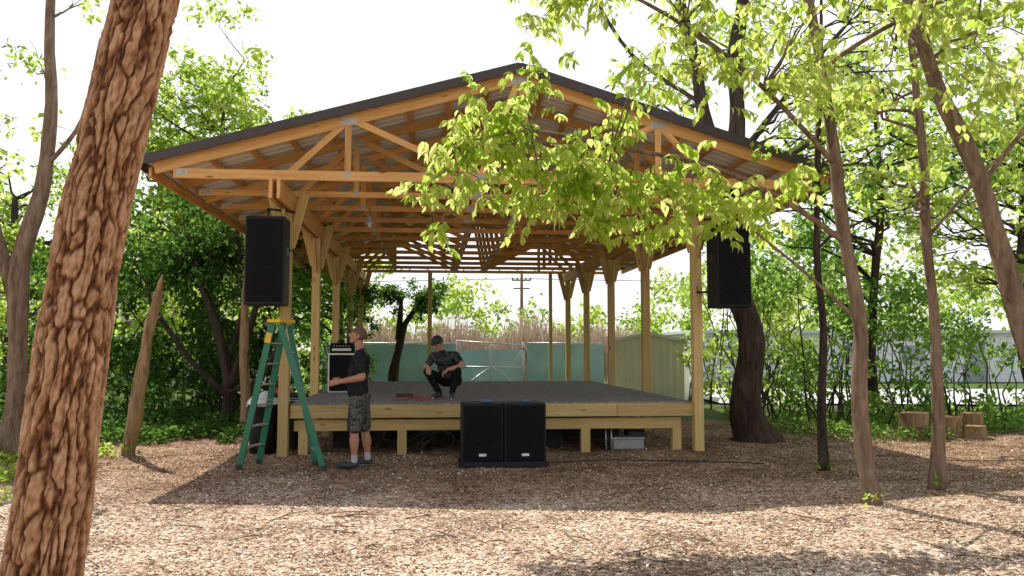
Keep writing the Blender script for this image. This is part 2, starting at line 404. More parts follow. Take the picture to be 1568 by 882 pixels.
mb.build('pendant_lamps',[M_darkmetal,M_alu,M_white],pav)
mb=MB()
pts=[S(u,10.8,3.93-.05*math.sin(u*2.4)**2) for u in np.linspace(0,W,26)]
mb.tube(pts,.006,4,0)
for p in pts[::2]: mb.lathe(p-Vector((0,0,.07)),[(.01,0),(.025,.02),(.02,.05),(.01,.07)],seg=8,mi=1)
mb.build('string_lights',[M_cable,M_white],pav)

# stage deck
stage=empty('wooden_stage',tuple(S(W/2,3,0)))
ZD=.785; VD=8.6
mb=MB()
mb.beam(S(W/2,-.02+.04,ZD-.012),S(W/2,VD,ZD-.012),W-.2,.024,0)
mb.build('deck_surface',[M_deck],stage)
mb=MB()
us=[.09,2.75,5.1,W-.02]
for a,c in zip(us[:-1],us[1:]): mb.beam(S(a+.003,-.0,ZD-.125),S(c-.003,-.0,ZD-.125),.04,.20,0)
mb.beam(S(.14,.12,ZD-.34),S(W-.25,.12,ZD-.34),.07,.17,0)
for u in (.13,W-.13): mb.beam(S(u,.05,ZD-.13),S(u,VD,ZD-.13),.04,.20,0)
for k in range(18): mb.beam(S(.3+k*.34,.06,ZD-.12),S(.3+k*.34,VD,ZD-.12),.04,.18,0)
for v in (.14,2.8,5.6):
    for u in (.28,1.77,4.62,W-.32,3.2): mb.beam(S(u,v,-.1),S(u,v,ZD-.42),.14,.14,0,up=D)
for v in (2.8,5.6,8.4): mb.beam(S(.14,v,ZD-.33),S(W-.25,v,ZD-.33),.07,.19,0)
mb.build('stage_framing',[M_post],stage,.004)

e=empty('folding_table',tuple(S(4.95,.5,0))); mb=MB()
for du in (0,.09): mb.tube([S(4.98+du,.25,0),S(4.98+du,.3,.42)],.014,6,0)
mb.beam(S(4.9,.35,.45),S(5.7,.5,.40),.5,.03,1); mb.build('table',[M_alu,M_white],e)
e=empty('storage_tote',tuple(S(5.35,.3,0))); mb=MB()
mb.box(S(5.35,.45,.09),(.5,.34,.16),0,TH); mb.box(S(5.35,.45,.185),(.54,.38,.03),1,TH)
mb.build('tote',[simple('grey_tote',(.3,.31,.32),.5),M_alu],e,.015)
e=empty('equipment_case',tuple(S(3.9,.9,0))); mb=MB()
mb.box(S(4.0,.9,.2),(.7,.4,.4),0,TH); mb.box(S(1.0,1.2,.22),(.8,.5,.44),0,TH+.1); mb.box(S(5.6,.9,.14),(.3,.3,.24),1,TH); mb.box(S(2.2,2.4,.2),(1.6,.5,.4),0,TH); mb.box(S(4.9,2.3,.2),(1.4,.5,.42),0,TH)
mb.build('cases',[M_under,M_darkmetal],e,.02)
e=empty('cable_bundle',tuple(S(2.2,-.1,0))); mb=MB()
for k in range(5):
    pts=[S(2.0+k*.08+.25*math.sin(t*2+k),.15+.05*math.cos(t*3+k),.05+.30*abs(math.sin(t*1.3+k*.8))) for t in np.linspace(0,2.5,14)]
    mb.tube(pts,.009,5,0)
pts=[Vector((.3+t*2.0,11.75+.25*math.sin(t*2.2),gz(.3+t*2.0,11.75)+.015)) for t in np.linspace(0,1.6,20)]
mb.tube(pts,.008,5,0)
mb.build('cables',[M_cable],e)
e=empty('extension_cord',tuple(S(1.6,.9,ZD))); mb=MB()
for k in range(2):
    pts=[S(1.75+.38*math.sin(t*1.7+k*2)+.1*t,.95+.5*math.cos(t*2.1+k)+k*.1,ZD+.008+.008*k) for t in np.linspace(0,4,30)]
    mb.tube(pts,.005,5,0)
mb.build('cord',[M_red],e)

# ------------------------------------------------------------------ loudspeakers
def cabinet(name,c,w,h,dp,rz,cones,bracket=None,label=False,feet=False):
    e=empty(name,tuple(c)); q=Matrix.Rotation(rz,3,'Z'); c=Vector(c)
    def T(x,y,z): return c+q@Vector((x,y,z))
    mb=MB(); mb.box(c,(w,dp,h),0,rz); mb.build('cabinet',[M_black],e,.018)
    mb=MB(); mb.box(T(0,-dp/2-.006,0),(w*.9,.02,h*.93),0,rz)
    mb.build('grille',[M_grille],e,.008)
    mb=MB(); fn=q@Vector((0,-1,0))
    for (x,z,r) in cones:
        mb.lathe(T(x,-dp/2-.014,z),[(r,0),(r,.003),(r*.93,.005),(r*.86,.004),(r*.3,.003),(r*.26,.005),(.01,.006)],axis=fn,seg=28,mi=0)
    for sx in (-1,1): mb.box(T(sx*(w/2+.004),0,h*.12),(.012,.16,.10),1,rz)
    if label: mb.box(T(0,-dp/2-.020,-h*.33),(.10,.006,.035),2,rz)
    if feet:
        for sx in (-1,1): mb.box(T(sx*w*.35,-dp*.2,-h/2-.02),(.1,.2,.05),1,rz)
    mb.build('drivers_and_fittings',[M_cone,M_darkmetal,M_white],e)
    if bracket:
        mb=MB()
        for b0,b1 in bracket: mb.tube([b0,b1],.018,8,0)
        mb.build('bracket',[M_darkmetal],e)
    return e
cl=Vector((-3.60,12.15,2.885)); cr=Vector((3.37,12.85,2.875))
cabinet('hanging_loudspeaker',cl,.56,1.29,.48,.10,[(0,-.3,.19),(0,.08,.17),(0,.42,.12)],
   [((-3.62,12.2,3.68),(-3.30,12.5,3.68)),((-3.62,12.2,3.5),(-3.62,12.2,3.69)),((-3.4,12.3,3.1),(-3.36,12.6,3.1))])
cabinet('hanging_loudspeaker',cr,.54,1.27,.48,.12,[(0,-.3,.19),(0,.08,.17),(0,.42,.12)],
   [((3.37,12.9,3.66),(2.95,13.15,3.66)),((3.37,12.9,3.5),(3.37,12.9,3.67)),((3.1,12.95,2.5),(2.93,13.1,2.5))])
cabinet('subwoofer',(-.43,11.75,.44),.575,.84,.6,TH,[(0,.08,.235)],label=True,feet=True)
cabinet('subwoofer',(.155,11.80,.44),.575,.84,.6,TH,[(0,.08,.235)],label=True,feet=True)
e=empty('subwoofer_dolly',(-.13,11.5,0)); mb=MB(); mb.box((-.13,11.62,.045),(1.22,.62,.05),0,TH)
mb.box((-.12,11.34,.04),(1.2,.05,.09),0,TH); mb.build('base',[M_black],e,.01)
e=empty('direct_box',(-.35,11.9,.87)); mb=MB(); mb.box((-.35,11.75,.875),(.14,.12,.03),0,TH); mb.box((.2,11.8,.873),(.11,.10,.025),0,TH); mb.build('boxes',[simple('blue_box',(.05,.10,.25),.4)],e,.005)

# amp stack on stage
c=S(.50,3.3,ZD); e=empty('guitar_amplifier_stack',tuple(c)); mb=MB()
def T(x,y,z): return c+F*x+D*y+Vector((0,0,z))
mb.box(T(0,0,.37),(.50,.35,.74),1,TH); mb.build('cabinet_body',[M_black,M_white],e,.02)
mb=MB(); mb.box(T(0,-.18,.37),(.44,.02,.68),0,TH); mb.box(T(0,0,.84),(.44,.28,.19),0,TH); mb.box(T(0,-.145,.81),(.36,.012,.05),1,TH)
mb.tube([T(-.1,0,.93),T(-.08,0,.98),T(.08,0,.98),T(.1,0,.93)],.012,6,0)
for k in range(6): mb.lathe(T(-.14+k*.055,-.15,.88),[(.012,0),(.012,.02)],axis=-D,seg=10,mi=1)
mb.build('grille_and_head',[M_grille,M_alu],e,.006)
e=empty('effects_pedal',tuple(S(1.75,1.7,ZD))); mb=MB(); mb.box(S(1.75,1.7,ZD+.03),(.3,.12,.06),0,TH); mb.build('pedal',[M_darkmetal],e,.008)

# ------------------------------------------------------------------ ladder
e=empty('step_ladder',(-3.1,11.4,0)); mb=MB()
def rail(p0,p1,w=.085,t=.035,mi=0): mb.beam(p0,p1,t,w,mi,up=(1,0,.2))
A0,A1=Vector((-3.64,11.20,0.01)),Vector((-3.53,11.72,0.01)); At0,At1=Vector((-3.25,11.26,1.96)),Vector((-3.18,11.55,1.96))
B0,B1=Vector((-2.49,11.12,0.01)),Vector((-2.72,11.62,0.01)); Bt0,Bt1=Vector((-3.14,11.24,1.94)),Vector((-3.09,11.52,1.94))
rail(A0,At0);rail(A1,At1);rail(B0,Bt0,.08);rail(B1,Bt1,.07)
for k in range(1,7):
    t=k/7; mb.beam(A0.lerp(At0,t),A1.lerp(At1,t),.08,.022,1,up=(0,0,1))
for t in (.12,.45,.8): mb.beam(B0.lerp(Bt0,t),B1.lerp(Bt1,t),.035,.02,1)
mb.beam(A0.lerp(At0,.47),B0.lerp(Bt0,.47),.018,.006,1); mb.beam(A1.lerp(At1,.47),B1.lerp(Bt1,.47),.018,.006,1)
mb.beam(B0.lerp(Bt0,.13),B1.lerp(Bt1,.45),.02,.008,1)
mb.beam(Vector((-3.22,11.2,1.985)),Vector((-3.12,11.6,1.985)),.20,.045,2)
for p in (A0,A1,B0,B1): mb.box(p+Vector((0,0,.03)),(.06,.09,.06),3)
mb.beam(A0.lerp(At0,.86)+Vector((.0,-.03,0)),A0.lerp(At0,.93)+Vector((0,-.03,0)),.034,.08,2,up=(1,0,.2))
mb.build('ladder',[M_green,M_alu,M_yellow,M_darkmetal],e,.004)

e=empty('trash_bin',(-3.83,12.9,0)); mb=MB()
mb.lathe((-3.83,12.9,0),[(.19,0),(.22,.35),(.24,.72),(.26,.73),(.26,.76),(.22,.76)],seg=24,mi=0)
mb.build('bin',[M_black],e)
mb=MB()
mb.lathe((-3.83,12.88,.74),[(.25,0),(.235,.06),(.17,.12),(.12,.16),(.05,.2),(.02,.21)],seg=18)
ob=mb.build('bag',[simple('white_bag',(.7,.7,.7),.35,0,.05,8,.6)],e)
for v_ in ob.data.vertices: v_.co+=Vector((noise.noise(v_.co*9),noise.noise(v_.co*9+Vector((5,0,0))),noise.noise(v_.co*9+Vector((0,7,0)))))*.05
e=empty('cardboard_box',(-3.9,13.6,.0)); mb=MB(); mb.box((-3.72,13.5,.45),(.5,.4,.9),0); mb.box((-3.72,13.5,.93),(.3,.3,.08),1,.2); mb.build('box',[M_under,M_red],e,.01)

# ------------------------------------------------------------------ people
def capsule(p0,r0,p1,r1,seg=14):
    p0=Vector(p0);p1=Vector(p1);a=p1-p0
    if a.length<1e-5: a=Vector((0,0,1e-4)); p1=p0+a
    a.normalize(); x=a.orthogonal().normalized(); y=a.cross(x); vs=[];n=0;H=5
    rings=[(p0,r0,-math.pi/2+ (i+.35)*(math.pi/2)/H) for i in range(H)]+[(p0,r0,0)]+[(p1,r1,(i)*(math.pi/2)/H) for i in range(H)]+[(p1,r1,math.pi/2*.93)]
    for c,r,al in rings:
        for k in range(seg):
            t=2*math.pi*k/seg; vs.append(c+a*math.sin(al)*r+(x*math.cos(t)+y*math.sin(t))*math.cos(al)*r)
    fs=[]
    for i in range(len(rings)-1):
        for k in range(seg):
            k2=(k+1)%seg; fs.append((i*seg+k,i*seg+k2,(i+1)*seg+k2,(i+1)*seg+k))
    fs.append(tuple(range(seg))[::-1]); fs.append(tuple(range((len(rings)-1)*seg,len(rings)*seg)))
    return vs,fs
def person(name,bones,mats,loc,voxel=.008,scale=1.0):
    """bones: (p0,r0,p1,r1,label)"""
    L0=Vector(loc)
    if scale!=1: bones=[(L0+(Vector(a)-L0)*scale,r*scale,L0+(Vector(b_)-L0)*scale,q*scale,l) for a,r,b_,q,l in bones]
    mb=MB()
    for p0,r0,p1,r1,l in bones:
        v,f=capsule(p0,r0,p1,r1); mb.add(v,f,0)
    e=empty(name,loc)
    me=bpy.data.meshes.new('tmp'); me.from_pydata(mb.v,[],mb.f); ob=bpy.data.objects.new('tmp',me); COL.objects.link(ob)
    md=ob.modifiers.new('r','REMESH'); md.mode='VOXEL'; md.voxel_size=voxel; md.use_smooth_shade=True
    md=ob.modifiers.new('s','SMOOTH'); md.factor=.5; md.iterations=3
    dg=bpy.context.evaluated_depsgraph_get(); me2=bpy.data.meshes.new_from_object(ob.evaluated_get(dg)); bpy.data.objects.remove(ob)
    n=len(me2.polygons); C=np.zeros(n*3); me2.polygons.foreach_get('center',C); C=C.reshape(-1,3)
    best=np.full(n,1e9); lab=np.zeros(n,dtype=np.int32); names=list(mats.keys())
    for p0,r0,p1,r1,l in bones:
        a=np.array(p0);b_=np.array(p1);ab=b_-a;L2=max(ab@ab,1e-9); t=np.clip((C-a)@ab/L2,0,1)
        dd=np.linalg.norm(C-(a+t[:,None]*ab),axis=1)-(r0+(r1-r0)*t)
        k=dd<best; best[k]=dd[k]; lab[k]=names.index(l)
    me2.materials.clear()
    for k in names: me2.materials.append(mats[k])
    me2.polygons.foreach_set('material_index',lab); me2.polygons.foreach_set('use_smooth',np.ones(n,dtype=bool))
    V=np.zeros(len(me2.vertices)*3); me2.vertices.foreach_get('co',V); V=V.reshape(-1,3)
    for i in range(len(V)):
        q=Vector(V[i]); w=noise.noise(q*14)*.004+noise.noise(Vector((q.x*25,q.y*25,q.z*9)))*.003
        V[i]+=np.array((w,w,w*.3))
    me2.vertices.foreach_set('co',V.astype(np.float32).ravel()); me2.update()
    me2.name='body'; o2=bpy.data.objects.new('body',me2); link(o2,e); return e
def head(c,f,u,hairlab,cap=False):
    f=Vector(f).normalized(); u=Vector(u); u=(u-f*u.dot(f)).normalized(); s=f.cross(u)
    c=Vector(c)
    def h(a,b_,d): return c+f*a+s*b_+u*d
    B=[(h(-.028,-.012,.03),.082,h(-.028,.012,.03),.082,hairlab),(h(-.02,0,.045),.080,h(.022,0,.040),.071,hairlab),
       (h(.030,-.016,.0),.058,h(.030,.016,.0),.058,'skin'),(h(.028,0,.03),.060,h(.040,0,-.03),.052,'skin'),
       (h(.03,0,-.045),.050,h(.058,0,-.088),.026,'skin'),(h(0,-.04,-.03),.034,h(.045,-.02,-.08),.024,'skin'),(h(0,.04,-.03),.034,h(.045,.02,-.08),.024,'skin'),
       (h(.090,0,.018),.009,h(.112,0,-.018),.013,'skin'),(h(.100,-.012,-.022),.008,h(.100,.012,-.022),.008,'skin'),
       (h(.080,-.038,.028),.013,h(.080,.038,.028),.013,'skin'),
       (h(.081,-.018,-.052),.009,h(.081,.018,-.052),.009,'lips'),
       (h(-.006,-.078,.012),.016,h(-.010,-.086,-.022),.011,'skin'),(h(-.006,.078,.012),.016,h(-.010,.086,-.022),.011,'skin')]
    for sg in (-1,1): B.append((h(.082,sg*.030,.010),.010,h(.083,sg*.034,.010),.010,'eye'))
    if cap:
        B+=[(h(-.02,0,.055),.090,h(.015,0,.055),.084,'cap')]
        for k in (-.05,-.025,0,.025,.05): B.append((h(.07,k,.052),.010,h(.155-abs(k)*.5,k,.040),.008,'cap'))
    return B
def hand(w,dr,pn,side,curl=.6,lab='skin'):
    """w wrist, dr finger direction, pn palm normal (palm faces pn), side=thumb direction"""
    w=Vector(w);dr=Vector(dr).normalized();pn=Vector(pn);pn=(pn-dr*pn.dot(dr)).normalized();sd=Vector(side);sd=(sd-dr*sd.dot(dr)-pn*sd.dot(pn)).normalized()
    B=[]
    for k in (-1.2,-.4,.4,1.2): B.append((w+sd*k*.008+dr*.005,.019,w+sd*k*.021+dr*.088,.0125,lab))
    for k,L in ((-1.5,.062),(-.5,.078),(.5,.085),(1.5,.074)):
        p=w+sd*k*.0215+dr*.094; d1=(dr*math.cos(curl)+pn*math.sin(curl)); d2=(dr*math.cos(curl*1.9)+pn*math.sin(curl*1.9))
        q=p+d1*L*.5; B+= [(p,.0095,q,.009,lab),(q,.009,q+d2*L*.5,.0075,lab)]
    p=w+sd*.024+dr*.025; q=p+sd*.028+dr*.03+pn*.01; B+=[(p,.015,q,.012,lab),(q,.0115,q+sd*.004+dr*.032+pn*.012,.009,lab)]
    return B
M_skin=simple('skin',(.42,.20,.125),.5,0,.12,20,0,.4)
M_skin2=simple('skin_tanned',(.44,.235,.15),.5,0,.12,20,0,.4)
M_lips=simple('lips',(.38,.14,.11),.5); M_eye=simple('eye_dark',(.03,.02,.018),.3); M_brhair=simple('short_hair',(.14,.075,.048),.8,0,.3,80)
M_tee=simple('black_tee',(.018,.018,.021),.9,0,.4,14,.3,.15); M_teal2=simple('grey_print_tee',(.045,.045,.05),.9,0,.95,18,.3,.15)
M_jean=simple('black_trousers',(.012,.012,.015),.9,0,.4,18,.3,.15); M_cap=simple('dark_cap',(.03,.03,.032),.9,0,.4,20)
M_sock=simple('grey_socks',(.45,.45,.46),.9); M_shoe=simple('dark_shoes',(.04,.04,.045),.6); M_sole=simple('white_sole',(.6,.6,.58),.6)
m,nt,out=newmat('camouflage_cloth'); b=nd(nt,'ShaderNodeBsdfPrincipled'); b.inputs['Roughness'].default_value=.9
tc=nd(nt,'ShaderNodeTexCoord'); n_=nd(nt,'ShaderNodeTexNoise'); n_.inputs['Scale'].default_value=12; n_.inputs['Detail'].default_value=2; n_.inputs['Distortion'].default_value=1
nt.links.new(tc.outputs['Object'],n_.inputs['Vector'])
r=ramp(nt,[(0,(.025,.025,.023)),(.44,(.065,.068,.058)),(.5,(.12,.118,.105)),(.58,(.04,.043,.036)),(.68,(.15,.148,.13))],'CONSTANT')
nt.links.new(n_.outputs['Fac'],r.inputs[0]); nt.links.new(r.outputs[0],b.inputs['Base Color']); nt.links.new(b.outputs[0],out.inputs[0]); M_camo=m

o=Vector((-2.10,11.50,gz(-2.10,11.50)+.01))
yaw=rad(8); FW=Vector((-math.cos(yaw),-math.sin(yaw),0)); LF=Vector((math.sin(yaw),-math.cos(yaw),0))
def Q(f,l,z): return o+FW*f+LF*l+Vector((0,0,z))
B=[]
B+=[(Q(-.01,-.15,1.435),.066,Q(-.01,.15,1.435),.066,'tee'),(Q(-.01,-.09,1.36),.122,Q(-.01,.09,1.36),.122,'tee'),(Q(.01,-.085,1.24),.136,Q(.01,.085,1.24),.136,'tee'),
    (Q(.035,-.07,1.10),.142,Q(.035,.07,1.10),.142,'tee'),(Q(.02,-.08,.98),.136,Q(.02,.08,.98),.136,'tee'),(Q(-.0,-.07,.91),.125,Q(-.0,.07,.91),.125,'camo'),
    (Q(0,0,1.45),.06,Q(.0,0,1.51),.055,'tee'),(Q(.0,0,1.50),.055,Q(.015,0,1.60),.053,'skin'),
    (Q(-.055,-.06,.90),.10,Q(-.055,.06,.90),.10,'camo')]
for sg,ff in ((1,.08),(-1,-.08)):
    B+=[(Q(ff*.2,sg*.10,.86),.118,Q(ff*.7,sg*.115,.52),.098,'camo'),
        (Q(ff*.7,sg*.115,.52),.062,Q(ff*.8,sg*.12,.46),.058,'skin'),(Q(ff*.8-.01,sg*.12,.44),.054,Q(ff*.9-.02,sg*.125,.33),.064,'skin'),(Q(ff*.9-.02,sg*.125,.33),.064,Q(ff-.03,sg*.13,.17),.040,'skin'),
        (Q(ff-.03,sg*.13,.18),.040,Q(ff-.03,sg*.13,.09),.042,'sock'),
        (Q(ff-.055,sg*.13,.05),.045,Q(ff+.08,sg*.14,.045),.045,'shoe'),(Q(ff+.08,sg*.14,.042),.042,Q(ff+.165,sg*.15,.035),.032,'shoe'),
        (Q(ff-.06,sg*.13,.016),.016,Q(ff+.17,sg*.15,.016),.016,'sole'),(Q(ff-.06,sg*.12,.016),.016,Q(ff+.16,sg*.12,.016),.016,'sole')]
def arm(sh,el,wr,frac,sr=.066):
    sh=Vector(sh);el=Vector(el);wr=Vector(wr); m_=sh.lerp(el,frac)
    return [(sh,sr+.006,m_,sr,'tee'),(m_,.053,el,.046,'skin'),(el,.046,el.lerp(wr,.3),.048,'skin'),(el.lerp(wr,.3),.048,wr,.030,'skin')]
wl=Q(.235,.20,1.10); B+=arm(Q(-.01,.205,1.43),Q(-.04,.26,1.155),wl,.68)+hand(wl,FW+Vector((0,0,-.15)),-LF,Vector((0,0,1)),.55)
wr_=Q(.22,-.16,1.10); B+=arm(Q(-.01,-.205,1.43),Q(-.07,-.27,1.17),wr_,.68)+hand(wr_,FW+Vector((0,0,-.2)),LF,Vector((0,0,1)),.6)
hc=Q(.03,0,1.685); B+=head(hc,FW+Vector((0,0,.25)),(0,0,1),'hair')
person('standing_man',B,{'tee':M_tee,'camo':M_camo,'skin':M_skin,'lips':M_lips,'eye':M_eye,'hair':M_brhair,'sock':M_sock,'shoe':M_shoe,'sole':M_sole},tuple(o),scale=1.06)

o=Vector((-1.10,13.95,ZD))
FW=Vector((-math.sin(rad(12)),-math.cos(rad(12)),0)); RT=Vector((math.cos(rad(12)),-math.sin(rad(12)),0))
def Q(r_,f,z): return o+RT*r_+FW*f+Vector((0,0,z))
B=[(Q(-.05,-.17,.30),.118,Q(.11,-.17,.30),.118,'jean'),(Q(-.05,-.12,.40),.105,Q(.09,-.12,.40),.105,'tee'),(Q(-.06,-.05,.52),.108,Q(.08,-.05,.52),.108,'tee'),
   (Q(-.10,.03,.64),.105,Q(.06,.03,.64),.105,'tee'),(Q(-.17,.07,.715),.062,Q(.14,.07,.725),.062,'tee'),(Q(-.03,.1,.76),.055,Q(-.05,.13,.80),.05,'tee'),
   (Q(-.04,.11,.78),.05,Q(-.07,.17,.86),.048,'skin')]
for hx,kn,an,to in ((-.07,(-.25,.27,.45),(-.09,.10,.10),(-.13,.30,.035)),(.12,(.27,.25,.46),(.13,.10,.10),(.18,.29,.035))):
    K=Q(*kn);A_=Q(*an);T_=Q(*to)
    B+=[(Q(hx,-.16,.29),.098,K,.064,'jean'),(K,.062,K.lerp(A_,.4),.062,'jean'),(K.lerp(A_,.4),.062,A_,.048,'jean'),
        (A_+Vector((0,0,-.03)),.042,T_+Vector((0,0,.01)),.040,'shoe'),(A_-FW*.06+Vector((0,0,-.05)),.036,A_,.04,'shoe'),(A_-FW*.07+Vector((0,0,-.085)),.014,T_+FW*.03+Vector((0,0,-.02)),.014,'sole')]
wl=Q(-.235,.30,.535); B+=arm(Q(-.20,.06,.71),Q(-.335,.08,.50),wl,.6,.06)+hand(wl,RT*.35+FW*.6+Vector((0,0,-.55)),Vector((0,0,-1)),RT,.5)
wr_=Q(.13,.34,.49); B+=arm(Q(.17,.06,.72),Q(.335,.14,.54),wr_,.6,.06)+hand(wr_,-RT*.7+FW*.25+Vector((0,0,-.5)),Vector((0,0,-1))-FW*.2,FW,.6)
B+=head(Q(-.09,.22,.905),FW+Vector((-.30,0,-.5)),(0,0,1),'hair',True)
person('crouching_man',B,{'tee':M_teal2,'jean':M_jean,'skin':M_skin2,'lips':M_lips,'eye':M_eye,'hair':M_brhair,'cap':M_cap,'shoe':M_shoe,'sole':M_sole},tuple(o),scale=1.0)

# ------------------------------------------------------------------ foreground tree with real bark relief
e=empty('rough_bark_tree',(-2.13,3.6,0))
pts=smoothpath([(-2.12,3.6,-.1),(-1.995,3.6,.62),(-1.93,3.6,1.3),(-1.86,3.6,2.0),(-1.73,3.6,2.7),(-1.605,3.6,3.3),(-1.44,3.62,4.2),(-1.3,3.7,5.2)],4)
zs=np.linspace(-.1,5.2,640); pz=[p.z for p in pts]; seg=230
vs=[];tt=[]
for z in zs:
    cx=np.interp(z,pz,[p.x for p in pts]); cy=np.interp(z,pz,[p.y for p in pts]); r0=.147-.006*z+.06*math.exp(-max(z,0)*3)
    for k in range(seg):
        a=2*math.pi*k/seg; ca,sa=math.cos(a),math.sin(a)
        q=Vector((ca*r0,sa*r0,z)); wq=Vector((noise.noise(Vector((q.x*5,q.y*5,q.z*2.0))),noise.noise(Vector((q.x*5+9,q.y*5,q.z*2.0))),noise.noise(Vector((q.x*5,q.y*5+4,q.z*2)))))
        w2=noise.noise(Vector((q.x*18,q.y*18,q.z*5)))*.45; w3=noise.noise(Vector((q.x*40,q.y*40,q.z*22)))*.18
        p=Vector((q.x*20+w2+w3,q.y*20-w2+w3,q.z*1.35+w2*.5))+wq*1.5
        dist,_=noise.voronoi(p); ed=dist[1]-dist[0]
        h=min(1,max(0,ed/.22)); h=h*h*(3-2*h)
        rid=abs(noise.noise(Vector((q.x*34+w2*2,q.y*34-w2*2,q.z*3.6)))); rc=min(1,rid/.16)
        fine=noise.fractal(Vector((q.x*60,q.y*60,q.z*26)),.7,2.1,4)
        hh=h*.013+rc*.006*h+fine*.0035+.009*noise.noise(Vector((q.x*5,q.y*5,q.z*1.6)))
        rr=r0-.010+hh; vs.append((cx+ca*rr,cy+sa*rr,z)); tt.append(min(1,max(0,.08+h*.38+rc*.24*h+fine*.35)))
n=len(zs); fs=[(i*seg+k,i*seg+(k+1)%seg,(i+1)*seg+(k+1)%seg,(i+1)*seg+k) for i in range(n-1) for k in range(seg)]
me=bpy.data.meshes.new('trunk'); me.from_pydata(vs,[],fs); me.polygons.foreach_set('use_smooth',np.ones(len(fs),dtype=bool))
a=me.attributes.new('tint','FLOAT','POINT'); a.data.foreach_set('value',np.array(tt,dtype=np.float32))
m,nt,out=newmat('furrowed_bark'); b=nd(nt,'ShaderNodeBsdfPrincipled'); b.inputs['Roughness'].default_value=.85; b.inputs['Specular IOR Level'].default_value=.15
tn=nd(nt,'ShaderNodeAttribute',attribute_name='tint'); r=ramp(nt,[(0,(.07,.027,.012)),(.3,(.23,.105,.05)),(.65,(.45,.255,.14)),(1,(.62,.42,.27))]); nt.links.new(tn.outputs['Fac'],r.inputs[0])
tc=nd(nt,'ShaderNodeTexCoord'); n_=nd(nt,'ShaderNodeTexNoise'); n_.inputs['Scale'].default_value=6; n_.inputs['Detail'].default_value=8; nt.links.new(tc.outputs['Object'],n_.inputs['Vector'])
r2=ramp(nt,[(.3,(.72,.68,.62)),(.7,(1,1,1))]); nt.links.new(n_.outputs['Fac'],r2.inputs[0]); mm=nd(nt,'ShaderNodeMixRGB',blend_type='MULTIPLY'); mm.inputs[0].default_value=1
nt.links.new(r.outputs[0],mm.inputs[1]); nt.links.new(r2.outputs[0],mm.inputs[2]); nt.links.new(mm.outputs[0],b.inputs['Base Color'])
mpb=nd(nt,'ShaderNodeMapping'); mpb.inputs['Scale'].default_value=(90,90,25); nb=nd(nt,'ShaderNodeTexNoise'); nb.inputs['Scale'].default_value=1; nb.inputs['Detail'].default_value=6
nt.links.new(tc.outputs['Object'],mpb.inputs[0]); nt.links.new(mpb.outputs[0],nb.inputs['Vector']); bp=nd(nt,'ShaderNodeBump'); bp.inputs['Strength'].default_value=.7; bp.inputs['Distance'].default_value=.006
nt.links.new(nb.outputs['Fac'],bp.inputs['Height']); nt.links.new(bp.outputs[0],b.inputs['Normal']); nt.links.new(b.outputs[0],out.inputs[0])
me.materials.append(m); link(bpy.data.objects.new('trunk',me),e)
mb=MB(); cl_=[]
for i in range(9):
    t=Vector((-1.28+R.uniform(-2,1.6),3.7+R.uniform(-2.2,.8),6.8+R.uniform(-.3,1.6))); mb.tube(curve((-1.31,3.69,5.1),t,7,.05,.1,i),[.09,.07,.06,.05,.035,.025,.01],6); cl_.append((np.array(t),.7))
mb.build('limbs',[M_bark],e); inst('crown',LEAF_S,*leafcloud(cl_,400,.13),M_leafL,e)

# ------------------------------------------------------------------ overhanging branch tree (right) with detailed leaves
def sprays(clumps,per,L,spread=.34):
    Ps=[];As=[];Ns=[];Ls=[];T=[];mbt=MB()
    for c,r in clumps:
        c=np.array(c); nt_=max(3,int(per*r*r))
        for i in range(nt_):
            d=R.normal(size=3); d[2]=d[2]*.5; d/=np.linalg.norm(d); s0=c+R.normal(size=3)*r*.45*np.array((1,1,.7)); ln=r*R.uniform(.45,.95)
            tp=[s0+d*ln*t+np.array((0,0,-.35*ln*t*t)) for t in np.linspace(0,1,5)]
            mbt.tube([tuple(q) for q in tp],[.0045,.004,.003,.002,.001],4,cap=False)
            k=R.integers(6,11); tb=np.clip(R.normal(.5,.2),0,1)
            for j in range(k):
                t=(j+.5)/k; q=s0+d*ln*t+np.array((0,0,-.35*ln*t*t)); sd=np.cross(d,(0,0,1.)); sd/=max(np.linalg.norm(sd),1e-5); sg=1 if j%2 else -1
                A=d*.35+sd*sg*R.uniform(.3,.8)+np.array((0,0,-R.uniform(.4,1.1)))+R.normal(size=3)*.15
                Ps.append(q);As.append(A);Ns.append(np.array((0,0,1.))*.6+R.normal(size=3)*.45+sd*sg*.3);Ls.append(L*R.uniform(.6,1.25));T.append(np.clip(tb+R.normal(0,.22),0,1))
    Ls=np.array(Ls)
    return (np.array(Ps),np.array(As),np.array(Ns),Ls,Ls*R.uniform(.42,.56,len(Ls)),np.array(T)),mbt
T1=[(3.74,8.75,0,.095),(3.68,8.75,1,.08),(3.62,8.78,2.2,.072),(3.52,8.8,3.4,.062),(3.40,8.8,4.4,.055),(3.26,8.9,5.5,.045),(3.1,9,7,.03)]
near=[((-.15,8.0,4.0),.32),((.1,8.1,3.8),.3),((-.55,7.9,3.5),.34),((-.40,8,3.75),.3),((-.82,7.85,3.1),.24),((-.3,8,3.2),.3),((.15,8,3.35),.32),((.5,8,3.55),.32),((.55,7.95,3.15),.34),((.3,8,3.0),.28),((.9,8.1,3.3),.34),
      ((1.0,8,2.95),.32),((1.35,8.1,3.1),.34),((1.5,8.1,2.8),.28),((1.8,8.2,3.15),.32),((2.15,8.3,3.2),.32),((2.5,8.4,3.05),.3),((.75,7.95,2.78),.22),((-.68,7.8,2.68),.17),((2.85,8.5,3.3),.3),((1.1,8.2,3.8),.26),((.25,8.1,4.2),.2),
      ((-.1,7.9,3.55),.3),((.7,8,3.4),.3),((1.6,8.1,3.45),.28),((2.0,8.2,2.9),.26)]
